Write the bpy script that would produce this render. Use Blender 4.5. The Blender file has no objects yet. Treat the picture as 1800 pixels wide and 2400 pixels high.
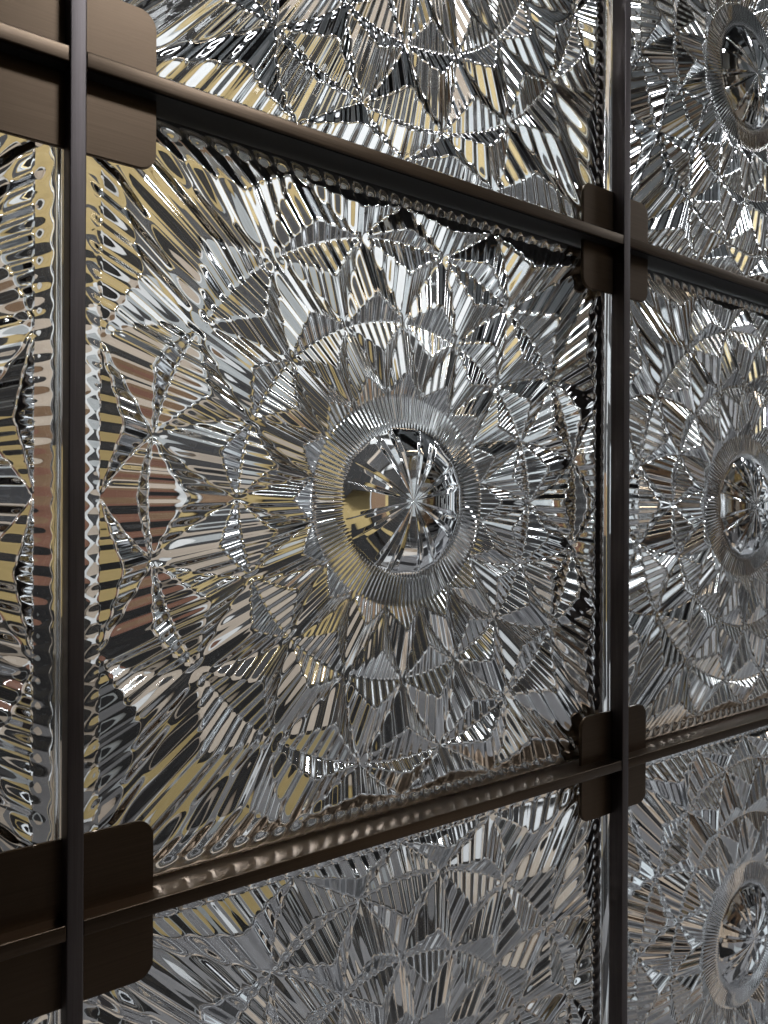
import bpy, math, random
import numpy as np
from mathutils import Matrix, Vector

S = 0.30                      # one glass tile pitch in metres; everything below is in tiles
SC = bpy.context.scene
COL = SC.collection

# ---------------------------------------------------------------- camera
cam = bpy.data.cameras.new("camera"); co = bpy.data.objects.new("camera", cam); COL.objects.link(co)
yaw, pitch, roll = 0.620961720, 1.5e-4, 3.854e-3
cy, sy, cp, sp = math.cos(yaw), math.sin(yaw), math.cos(pitch), math.sin(pitch)
F = Vector((sy*cp, cy*cp, sp)); R_ = Vector((cy, -sy, 0)); U = R_.cross(F)
c, s = math.cos(roll), math.sin(roll)
R2 = c*R_ + s*U; U2 = -s*R_ + c*U
M = Matrix((R2, U2, -F)).transposed().to_4x4()
M.translation = Vector((-0.219181, -0.908901, 0.480114))*S
co.matrix_world = M
cam.sensor_fit = 'VERTICAL'; cam.sensor_height = 36.0; cam.sensor_width = 27.0
cam.lens = 36.0*1779.53/2400
cam.clip_start = 0.01; cam.clip_end = 100
cam.dof.use_dof = True; cam.dof.focus_distance = 1.12*S; cam.dof.aperture_fstop = 22.0
SC.camera = co

# ---------------------------------------------------------------- world, lights, exposure
w = bpy.data.worlds.new("World"); SC.world = w; w.use_nodes = True
w.node_tree.nodes["Background"].inputs[0].default_value = (0.55, 0.62, 0.75, 1)
w.node_tree.nodes["Background"].inputs[1].default_value = 0.03
SC.view_settings.view_transform = 'Standard'; SC.view_settings.look = 'None'
SC.view_settings.exposure = 0.12; SC.view_settings.gamma = 1
cy_ = SC.cycles
cy_.max_bounces = 20; cy_.transmission_bounces = 20; cy_.glossy_bounces = 8; cy_.diffuse_bounces = 3
cy_.caustics_reflective = False; cy_.caustics_refractive = False
cy_.use_denoising = True; cy_.sample_clamp_indirect = 6.0; cy_.sample_clamp_direct = 0

def area(name, loc, target, sx, sy_, power, color):
    l = bpy.data.lights.new(name, 'AREA'); l.shape = 'RECTANGLE'; l.size = sx*S; l.size_y = sy_*S
    l.energy = power; l.color = color
    o = bpy.data.objects.new(name, l); COL.objects.link(o)
    o.location = Vector(loc)*S
    o.rotation_euler = (Vector(target) - Vector(loc)).to_track_quat('-Z', 'Y').to_euler()
    return o
# room in front of the screen: one ceiling lamp and two added lights
area("ceiling_lamp_front", (1.6, -4.0, 4.85), (0.5, 0, 0.8), 1.0, 1.0, 13.0, (0.92, 0.95, 1.0))
area("shop_wall_fill", (4.5, -5.0, 4.85), (4.0, -8, 1.0), 2.5, 0.8, 6.0, (1.0, 0.80, 0.58))  # unseen warm light added for the front wall and its reflections
area("low_warm_fill", (2.4, -2.5, -1.35), (0.5, 0, 0.0), 1.6, 0.6, 0.07, (1.0, 0.80, 0.60))  # added low light, gives the bottom rail its gold sheen
# room behind the screen: unseen lights added to brighten the backdrop
area("backdrop_fill_mid", (3.4, 1.0, 4.6), (3.4, 4.4, 0.0), 4.0, 0.4, 13.0, (1.0, 0.96, 0.92))
area("backdrop_fill_far", (8.0, 1.6, 4.6), (8.6, 4.4, 0.0), 3.5, 0.5, 95.0, (0.92, 0.96, 1.0))
area("right_side_fill", (8.0, -2.0, 4.7), (10.6, 0.5, 0.0), 1.5, 3.0, 34.0, (0.94, 0.97, 1.0))  # added unseen light, brightens what the right column of tiles shows
area("backdrop_fill_near", (-1.6, 1.0, 4.5), (-0.6, 4.4, 0.0), 2.5, 0.5, 12.0, (1.0, 0.92, 0.84))

for k in range(5):                     # thin unseen strip lights, added for white glints in the glass
    area("glint_strip_light", (4.2+1.5*k, 1.2+0.5*(k % 2), 4.7), (4.2+1.5*k, 1.6, -2.6), 0.08, 1.8, 3.2, (0.93, 0.96, 1.0))

# ---------------------------------------------------------------- materials
def mat(name):
    m = bpy.data.materials.new(name); m.use_nodes = True
    return m, m.node_tree.nodes, m.node_tree.links, m.node_tree.nodes["Principled BSDF"]

def bronze(name, base, light, rough, axis):
    m, n, l, b = mat(name)
    b.inputs['Metallic'].default_value = 1.0
    tc = n.new('ShaderNodeTexCoord'); mp = n.new('ShaderNodeMapping')
    mp.inputs['Scale'].default_value = {'x': (22, 500, 2300), 'z': (2300, 500, 22)}[axis]
    l.new(tc.outputs['Object'], mp.inputs['Vector'])
    nz = n.new('ShaderNodeTexNoise'); nz.inputs['Scale'].default_value = 1.0; nz.inputs['Detail'].default_value = 5
    nz.inputs['Roughness'].default_value = 0.7
    l.new(mp.outputs['Vector'], nz.inputs['Vector'])
    big = n.new('ShaderNodeTexNoise'); big.inputs['Scale'].default_value = 22.0; big.inputs['Detail'].default_value = 2
    l.new(tc.outputs['Object'], big.inputs['Vector'])
    mx = n.new('ShaderNodeMath'); mx.operation = 'MULTIPLY_ADD'
    l.new(nz.outputs['Fac'], mx.inputs[0]); mx.inputs[1].default_value = 1.2; 
    mb = n.new('ShaderNodeMath'); mb.operation = 'MULTIPLY_ADD'; l.new(big.outputs['Fac'], mb.inputs[0]); mb.inputs[1].default_value = 0.6; mb.inputs[2].default_value = -0.4
    l.new(mb.outputs[0], mx.inputs[2])
    cr = n.new('ShaderNodeValToRGB')
    cr.color_ramp.elements[0].position = 0.25; cr.color_ramp.elements[0].color = (*base, 1)
    cr.color_ramp.elements[1].position = 0.85; cr.color_ramp.elements[1].color = (*light, 1)
    l.new(mx.outputs[0], cr.inputs[0]); l.new(cr.outputs[0], b.inputs['Base Color'])
    rr = n.new('ShaderNodeMapRange'); rr.inputs[3].default_value = rough-0.06; rr.inputs[4].default_value = rough+0.1
    l.new(nz.outputs['Fac'], rr.inputs[0]); l.new(rr.outputs[0], b.inputs['Roughness'])
    bp = n.new('ShaderNodeBump'); bp.inputs['Strength'].default_value = 0.15; bp.inputs['Distance'].default_value = 0.0001
    l.new(nz.outputs['Fac'], bp.inputs['Height']); l.new(bp.outputs[0], b.inputs['Normal'])
    return m
BRZ_PLATE = bronze("brushed_bronze_plate", (0.105, 0.076, 0.053), (0.145, 0.105, 0.073), 0.36, 'x')
BRZ_RAIL = bronze("brushed_bronze_rail", (0.095, 0.070, 0.050), (0.155, 0.115, 0.083), 0.32, 'x')
BRZ_POST = bronze("brushed_bronze_post", (0.12, 0.105, 0.104), (0.20, 0.177, 0.175), 0.42, 'z')

GLASS, n, l, b = mat("pressed_crystal_glass")
n.remove(b)
g = n.new('ShaderNodeBsdfGlass'); g.distribution = 'GGX'; g.inputs['Roughness'].default_value = 0.0; g.inputs['IOR'].default_value = 1.54
g.inputs['Color'].default_value = (0.985, 0.99, 0.985, 1)
tc = n.new('ShaderNodeTexCoord')
nz = n.new('ShaderNodeTexNoise'); nz.inputs['Scale'].default_value = 60; nz.inputs['Detail'].default_value = 2
l.new(tc.outputs['Object'], nz.inputs['Vector'])
bp = n.new('ShaderNodeBump'); bp.inputs['Strength'].default_value = 0.3; bp.inputs['Distance'].default_value = 0.00006
l.new(nz.outputs['Fac'], bp.inputs['Height']); l.new(bp.outputs[0], g.inputs['Normal'])
l.new(g.outputs[0], n['Material Output'].inputs['Surface'])

def plain(name, colr, rough=0.6, metal=0.0, var=0.25):
    m, n, l, b = mat(name)
    tc = n.new('ShaderNodeTexCoord'); nz = n.new('ShaderNodeTexNoise'); nz.inputs['Scale'].default_value = 6; nz.inputs['Detail'].default_value = 4
    l.new(tc.outputs['Object'], nz.inputs['Vector'])
    cr = n.new('ShaderNodeValToRGB')
    cr.color_ramp.elements[0].color = (*[v*(1-var) for v in colr], 1); cr.color_ramp.elements[1].color = (*[min(1, v*(1+var)) for v in colr], 1)
    l.new(nz.outputs['Fac'], cr.inputs[0]); l.new(cr.outputs[0], b.inputs['Base Color'])
    b.inputs['Specular IOR Level'].default_value = 0.25; b.inputs['Roughness'].default_value = rough; b.inputs['Metallic'].default_value = metal
    return m
PAL = {
 'black': plain("black_panel", (0.012, 0.012, 0.013), 0.6),
 'char': plain("charcoal_panel", (0.035, 0.036, 0.04), 0.5),
 'ochre': plain("ochre_panel", (0.37, 0.285, 0.13), 0.5),
 'cream': plain("cream_panel", (0.40, 0.345, 0.29), 0.6),
 'red': plain("russet_panel", (0.17, 0.085, 0.06), 0.5),
 'white': plain("white_panel", (0.60, 0.62, 0.64), 0.6, var=0.08),
 'pale': plain("blue_grey_panel", (0.31, 0.335, 0.35), 0.6),
 'brown': plain("walnut_brown_wall", (0.16, 0.10, 0.06), 0.6),
 'grey': plain("mid_grey_floor", (0.15, 0.15, 0.157), 0.6),
}

# ---------------------------------------------------------------- helpers
def link(name, verts, faces, mats, parent=None, smooth=False, fm=None):
    me = bpy.data.meshes.new(name); me.from_pydata([tuple(v) for v in verts], [], faces)
    for m in mats: me.materials.append(m)
    if fm is not None: me.polygons.foreach_set('material_index', fm)
    if smooth: me.shade_smooth()
    me.update()
    o = bpy.data.objects.new(name, me); COL.objects.link(o)
    if parent: o.parent = parent
    return o

def box_bm(x0, x1, y0, y1, z0, z1, bev):
    import bmesh
    bm = bmesh.new()
    bmesh.ops.create_cube(bm, size=1)
    for v in bm.verts:
        v.co = Vector(((x0+x1)/2+v.co.x*(x1-x0), (y0+y1)/2+v.co.y*(y1-y0), (z0+z1)/2+v.co.z*(z1-z0)))*S
    if bev: bmesh.ops.bevel(bm, geom=bm.edges[:], offset=bev*S, segments=3, affect='EDGES', profile=0.6)
    return bm

def bm_obj(name, bm, m, parent=None):
    me = bpy.data.meshes.new(name); bm.to_mesh(me); bm.free(); me.materials.append(m)
    for p in me.polygons: p.use_smooth = True
    if hasattr(me, 'set_sharp_from_angle'): me.set_sharp_from_angle(angle=math.radians(40))
    o = bpy.data.objects.new(name, me); COL.objects.link(o)
    if parent: o.parent = parent
    return o

# ---------------------------------------------------------------- backdrop seen through the glass
random.seed(42)
YB = 4.4
def zone(x, z, dark):
    """panel colours alternate dark and light; the light ones depend on the part of the wall"""
    if 2.3 < x < 4.7 and -0.8 < z < 1.5 and random.random() < 0.82: dark = True
    if dark or random.random() < 0.12: return random.choices(('black', 'char', 'brown' if x < 5 else 'black'), (7, 1.2, 0.8))[0]
    if z < -1.3: P = dict(grey=4, pale=1.2, cream=1.2, red=1.2 if x < 2 else 0, ochre=0.8)
    elif x < 2.0: P = dict(cream=2.6, ochre=2.6, pale=1.2, red=1.5 if z < 0.8 else 0.3, white=0.5, grey=1.2)
    elif x < 5.4: P = dict(cream=1.8, ochre=2.8 if z > 0.3 else 1.2, pale=1.8, white=1.4, grey=1.5, char=1.5)
    else: P = dict(white=5, pale=2, grey=1, cream=0.7)
    if z > 1.8 and x < 5.4: P = dict(ochre=4.6, cream=2.4, pale=2.4, white=1.4)
    return random.choices(list(P), list(P.values()))[0]
keys = list(PAL)
def panelled(name, t0, t1, place, zlo, zhi, pick, ws, hs, slats=False):
    """a wall of panels of different colours; place(t, d) gives the floor point at t along it, d proud of it"""
    V = []; Fc = []; FM = []; t = t0
    thin = False; col = 0
    while t < t1:
        thin = slats and not thin and random.random() < 0.6
        wdt = random.choice((0.05, 0.08, 0.12)) if thin else random.choice(ws); z = zlo; col += 1; row = col
        while z < zhi:
            z1 = min(zhi, z+random.choice(hs)); k = random.choice(('white', 'cream', 'ochre', 'pale')) if thin else pick(t+wdt/2, (z+z1)/2, row % 2 == 0); row += 1; d = random.uniform(0, 0.06); i = len(V)
            for dd in (d, -0.1):
                for (tt, zz) in ((t, z), (t+wdt, z), (t+wdt, z1), (t, z1)):
                    px, py = place(tt, dd); V.append(Vector((px, py, zz))*S)
            for f in ((0, 1, 2, 3), (1, 5, 6, 2), (0, 3, 7, 4), (3, 2, 6, 7), (0, 4, 5, 1)):
                Fc.append(tuple(i+a for a in f)); FM.append(keys.index(k))
            z = z1
        t += wdt
    o = link(name, V, Fc, list(PAL.values()), fm=FM); o["kind"] = "structure"
    return o
panelled("back_wall", -6.0, 10.6, lambda t, d: (t, YB-d), -2.6, 4.8, zone, (0.4, 0.65, 0.9), (0.5, 0.8, 1.1), True)
panelled("side_wall", -8.0, 4.4, lambda t, d: (10.6-d, t), -2.6, 4.8, lambda t, z, dk: zone(9, z, dk), (0.12, 0.2, 0.35), (0.6, 1.0, 2.4))
def zf(x, z, dk):
    return random.choices(('brown', 'ochre', 'cream', 'black', 'white', 'char'), (2.5, 2, 1.6, 3, 2.6, 2))[0] if z > 0.2 else random.choices(('brown', 'black', 'char', 'cream'), (5, 3, 2, 1))[0]
panelled("shop_wall", -7.0, 12.0, lambda t, d: (t, -8.0+d), -2.6, 4.9, zf, (0.5, 0.9, 1.4, 2.0), (0.8, 1.4, 2.2))
def sheet(name, pts, m):
    o = link(name, [Vector(p)*S for p in pts], [(0, 1, 2, 3)], [m]); o["kind"] = "structure"; return o
V = []; Fc = []; FM = []; t = -8.0
while t < 4.6:
    wd = random.choice((0.25, 0.4, 0.6)); u0 = -7.0
    while u0 < 12:
        u1 = min(12, u0+random.choice((0.9, 1.5, 2.4))); i = len(V)
        V += [Vector(q)*S for q in ((u0, t, -2.6), (u1, t, -2.6), (u1, t+wd, -2.6), (u0, t+wd, -2.6))]
        Fc.append((i, i+1, i+2, i+3)); FM.append(keys.index(random.choices(('grey', 'char', 'black', 'cream' if u0 < 2 else 'pale', 'white'), (5, 2, 3, 1.0, 0.4))[0])); u0 = u1
    t += wd
o = link("floor", V, Fc, list(PAL.values()), fm=FM); o["kind"] = "structure"
V = []; Fc = []; FM = []; t = -7.0
while t < 12:
    wd = random.choice((0.2, 0.35, 0.6)); i = len(V); V += [Vector(q)*S for q in ((t, -8, 4.9), (t+wd, -8, 4.9), (t+wd, 4.6, 4.9), (t, 4.6, 4.9))]
    Fc.append((i, i+1, i+2, i+3)); FM.append(keys.index(random.choice(('white', 'char', 'pale', 'black')))); t += wd
o = link("ceiling", V, Fc, list(PAL.values()), fm=FM); o["kind"] = "structure"
sheet("left_wall", [(-7, -8, -2.6), (-7, 4.6, -2.6), (-7, 4.6, 4.9), (-7, -8, 4.9)], PAL['char'])

# ---------------------------------------------------------------- metal grid
HB = 0.0091       # half bar width
Y0, Y1 = 0.0, 0.10
frame = bpy.data.objects.new("bronze_grid_frame", None); COL.objects.link(frame)
frame["label"] = "dark brushed bronze bar grid holding the glass tiles, rounded plate at each crossing"
frame["category"] = "metal frame"
XS = (-1, 0, 1, 2, 3); ZS = (-1, 0, 1, 2)
for X in XS:
    bm_obj("upright_bar", box_bm(X-HB, X+HB, Y0, 0.0305, -1.25, 2.3, 0.0016), BRZ_POST, frame)
UNDERSHADE, n, l, b = mat("painted_shade_black"); b.inputs['Base Color'].default_value = (0.012, 0.011, 0.011, 1); b.inputs['Roughness'].default_value = 0.6  # near-black for the shade painted under the rails
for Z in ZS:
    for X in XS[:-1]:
        bm_obj("rail_bar", box_bm(X+HB+0.0002, X+1-HB-0.0002, Y0+0.0012, 0.066, Z-HB, Z+HB, 0.0015), BRZ_RAIL, frame)
        bm_obj("underside_shade_strip", box_bm(X+HB+0.001, X+1-HB-0.001, 0.0065, 0.0655, Z-HB-0.0016, Z-HB-0.0003, 0), UNDERSHADE, frame)  # dark strip standing in for the shaded underside of the rail
def plate_bm(h, r, y0, y1, bev):
    import bmesh
    bm = bmesh.new(); pts = []
    for cx, cz, a0 in ((h-r, h-r, 0), (-h+r, h-r, 90), (-h+r, -h+r, 180), (h-r, -h+r, 270)):
        for k in range(9):
            a = math.radians(a0+k*90/8); pts.append(((cx+r*math.cos(a)), (cz+r*math.sin(a))))
    vf = [bm.verts.new(Vector((p[0], y0, p[1]))*S) for p in pts]
    f = bm.faces.new(vf)
    e = bmesh.ops.extrude_face_region(bm, geom=[f])
    for v in e['geom']:
        if isinstance(v, bmesh.types.BMVert): v.co.y = y1*S
    bmesh.ops.recalc_face_normals(bm, faces=bm.faces[:])
    ed = [q for q in bm.edges if abs(q.verts[0].co.y-y0*S) < 1e-7 and abs(q.verts[1].co.y-y0*S) < 1e-7]
    bmesh.ops.bevel(bm, geom=ed, offset=bev*S, segments=2, affect='EDGES')
    return bm
p0 = bm_obj("corner_plate", plate_bm(0.0985, 0.0215, 0.0245, 0.0295, 0.0012), BRZ_PLATE, frame)
first = True
for Z in ZS:
    for X in XS:
        p = p0 if first else p0.copy()
        if not first: COL.objects.link(p); p.parent = frame
        first = False
        p.location = (X*S, 0, Z*S)

# ---------------------------------------------------------------- pressed glass tile
NA = 16*8*10
RB = 0.463; RI = 0.4795; RE = 0.4882
th = (np.arange(NA)+0.5)*2*np.pi/NA
sec = th/(2*np.pi/16)                       # sector coordinate; even nodes on integers
cs = np.maximum(abs(np.cos(th)), abs(np.sin(th)))
segs = [(0.0, 0.112, 44), (0.112, 0.165, 20), (0.165, 0.28, 66), (0.28, 0.405, 70), (0.405, 'B', 64), ('B', 'I', 10), ('I', 'E', 8)]
rad = []; reg = []; ff = []
for i, (a, b_, nn) in enumerate(segs):
    LIM = {'B': RB, 'I': RI, 'E': RE}
    A = np.full(NA, a) if not isinstance(a, str) else LIM[a]/cs
    Bv = np.full(NA, b_) if not isinstance(b_, str) else LIM[b_]/cs
    for k in range(nn):
        f = k/nn
        if i == 0 and k == 0: f = 0.25/nn
        rad.append(A+(Bv-A)*f); reg.append(i); ff.append(f)
rad.append(RE/cs); reg.append(6); ff.append(1.0)
Rr = np.array(rad); REG = np.array(reg); FF = np.array(ff); NR = len(reg)
Hf = np.zeros((NR, NA)); 
def tri(base_f, tip_half, apex):           # base_f: 1 at base edge, 0 at the tip
    w_ = tip_half
    return np.minimum((1-base_f)/(1-apex), (base_f*0.5-w_)/(apex*0.5))
def sdist(off): u = (sec-off) % 1.0; return np.minimum(u, 1-u)
amp = {2: 0.0138, 3: 0.0185, 4: 0.0182}
for j in range(NR):
    i = REG[j]; f = FF[j]
    if i in (2, 3, 4):
        low = 0.5 if i in (2, 4) else 0.0
        w_ = sdist(low); w2 = 0.5-w_
        inward = tri(f, w_, 0.58 if i != 4 else 0.62)
        outw = tri(1-f, w2, 0.68 if i != 4 else 0.70)
        h = np.where(w_ <= f*0.5, inward, outw)
        Hf[j] = amp[i]*np.clip(h, 0, None)
    elif i == 1:
        Hf[j] = 0.006*(1-f)**1.5
    elif i == 0:
        r = Rr[j]
        p = (sec+1) % 2.0 - 1.0                       # wide wedge centred on 0, narrow wedge centred on 1
        wide = abs(p) < 0.64
        ph = np.where(wide, p, p-np.sign(p))*2*np.pi/16
        d = abs(abs(p)-0.64)
        rr = r*np.cos(ph*1.4)/0.112
        edge = np.clip((1-r/0.112)*3, 0, 1)
        Hf[j] = 0.006+0.022*np.clip(1-rr**2, 0, None) + edge*r*np.where(wide, 0.040, 0.026)*np.clip(d/0.20, 0, 1)
    else:
        Hf[j] = 0.0006*math.sin(f*math.pi)+0.0015*f if i == 5 else 0.0015*(1-f)-0.013*(1-math.sqrt(max(0, 1-f*f)))
def blur(H, n=1, rows=True):
    for _ in range(n):
        H = (np.roll(H, 1, 1)+2*H+np.roll(H, -1, 1))/4
        if rows:
            G = H.copy(); G[1:-1] = (H[:-2]+2*H[1:-1]+H[2:])/4; H = G
    return H
Hf = blur(Hf, 2)
ft = (np.arange(NA) % 10+0.5)/10
triw = 1-abs(ft*2-1)*2                     # -1..1 flute profile
lam = 2*np.pi*Rr/128
Amp = np.where(REG[:, None] == 0, 0, 0.19*lam)
Amp[REG == 6] = 0; Amp[REG == 5] *= (0.65*(1-FF[REG == 5])+0.1)[:, None]; ring1 = (REG == 1); Amp[ring1] *= np.clip(FF[ring1][:, None]*3, 0, 1)
fl = np.clip(triw*1.25, -1, 1)[None, :]*Amp
fl = blur(fl, 1, False)
rng = np.random.default_rng(3)
per = np.repeat(rng.uniform(0.85, 1.15, 128), 10)[None, :]
YF = 0.0455-Hf-fl*0.46*per
YBk = 0.086+fl*0.0*per
X_ = Rr*np.cos(th)[None, :]; X_ = X_+np.sign(X_)*np.maximum(0, abs(X_)-RB)*0.34; Z_ = Rr*np.sin(th)[None, :]

def grid_part(j0, j1, close_centre, rim):
    """one part of the tile from ring j0 to j1: front sheet, back sheet, and the rim wall"""
    n = j1-j0+1; vs = []; fs = []
    for Yv, flip in ((YF, False), (YBk, True)):
        base = sum(len(v) for v in vs)
        vs.append(np.stack([X_[j0:j1+1].ravel(), Yv[j0:j1+1].ravel(), Z_[j0:j1+1].ravel()], 1)*S)
        I, J = np.meshgrid(np.arange(n-1), np.arange(NA), indexing='ij'); J2 = (J+1) % NA
        q = np.stack([I*NA+J, I*NA+J2, (I+1)*NA+J2, (I+1)*NA+J], -1).reshape(-1, 4)+base
        if flip: q = q[:, ::-1]
        fs.append(q)
    if rim:
        J = np.arange(NA); J2 = (J+1) % NA; a = (n-1)*NA; b2 = n*NA+(n-1)*NA
        fs.append(np.stack([a+J, a+J2, b2+J2, b2+J], -1))
    v = np.concatenate(vs); q = np.concatenate(fs)
    tris = []
    if close_centre:
        cidx = len(v)
        v = np.concatenate([v, [[0, YF[0].mean()*S, 0], [0, YBk[0].mean()*S, 0]]])
        J = np.arange(NA); J2 = (J+1) % NA
        tris = np.concatenate([np.stack([J2, J, np.full(NA, cidx)], -1), np.stack([n*NA+J, n*NA+J2, np.full(NA, cidx+1)], -1)])
    me = bpy.data.meshes.new("glass")
    nq = len(q); nt = len(tris)
    me.vertices.add(len(v)); me.vertices.foreach_set('co', v.ravel().astype(np.float32))
    loops = np.concatenate([q.ravel(), np.asarray(tris, dtype=int).ravel()]) if nt else q.ravel()
    me.loops.add(len(loops)); me.loops.foreach_set('vertex_index', loops.astype(np.int32))
    me.polygons.add(nq+nt)
    st = np.concatenate([np.arange(nq)*4, nq*4+np.arange(nt)*3]).astype(np.int32)
    me.polygons.foreach_set('loop_start', st)
    me.materials.append(GLASS)
    me.update(calc_edges=True)
    me.shade_smooth()
    return me
jr = int(np.where(REG == 2)[0][0]); jb = int(np.where(REG == 5)[0][0])
me_boss = grid_part(0, jr, True, False); me_boss.name = "round_boss"
me_star = grid_part(jr, jb, False, False); me_star.name = "star_relief"
me_rim = grid_part(jb, NR-1, False, True); me_rim.name = "ribbed_border"
LAB = {
 (-1, 1): "clear cut-glass tile behind the top left bronze plate, almost out of view",
 (-1, 0): "clear cut-glass tile at the left edge with tan reflections",
 (-1, -1): "clear cut-glass tile sliver at the bottom left corner below the wide dark plate",
 (0, 1): "tan and silver cut-glass tile above the central one, cut off by the top",
 (0, 0): "large central cut-glass tile with whole starburst and dark round boss",
 (0, -1): "grey cut-glass tile below the central one, only its upper half in view",
 (1, 1): "bright silver cut-glass tile at the top right with its round boss cut off",
 (1, 0): "silver cut-glass tile right of the central one, boss at mid height",
 (1, -1): "grey cut-glass tile at the bottom right corner of the bronze grid",
}
for (ix, iz), lab in LAB.items():
    t = bpy.data.objects.new("glass_tile", None); COL.objects.link(t)
    t.location = ((ix+.5)*S, 0, (iz+.5-0.0025)*S)
    t.rotation_euler = (random.uniform(-.004, .004), 0, random.uniform(-.004, .004))
    t["label"] = lab; t["category"] = "glass tile"; t["group"] = "cut-glass tiles in the bronze grid"
    for nm, me in (("round_boss", me_boss), ("star_relief", me_star), ("ribbed_border", me_rim)):
        o = bpy.data.objects.new(nm, me); COL.objects.link(o); o.parent = t
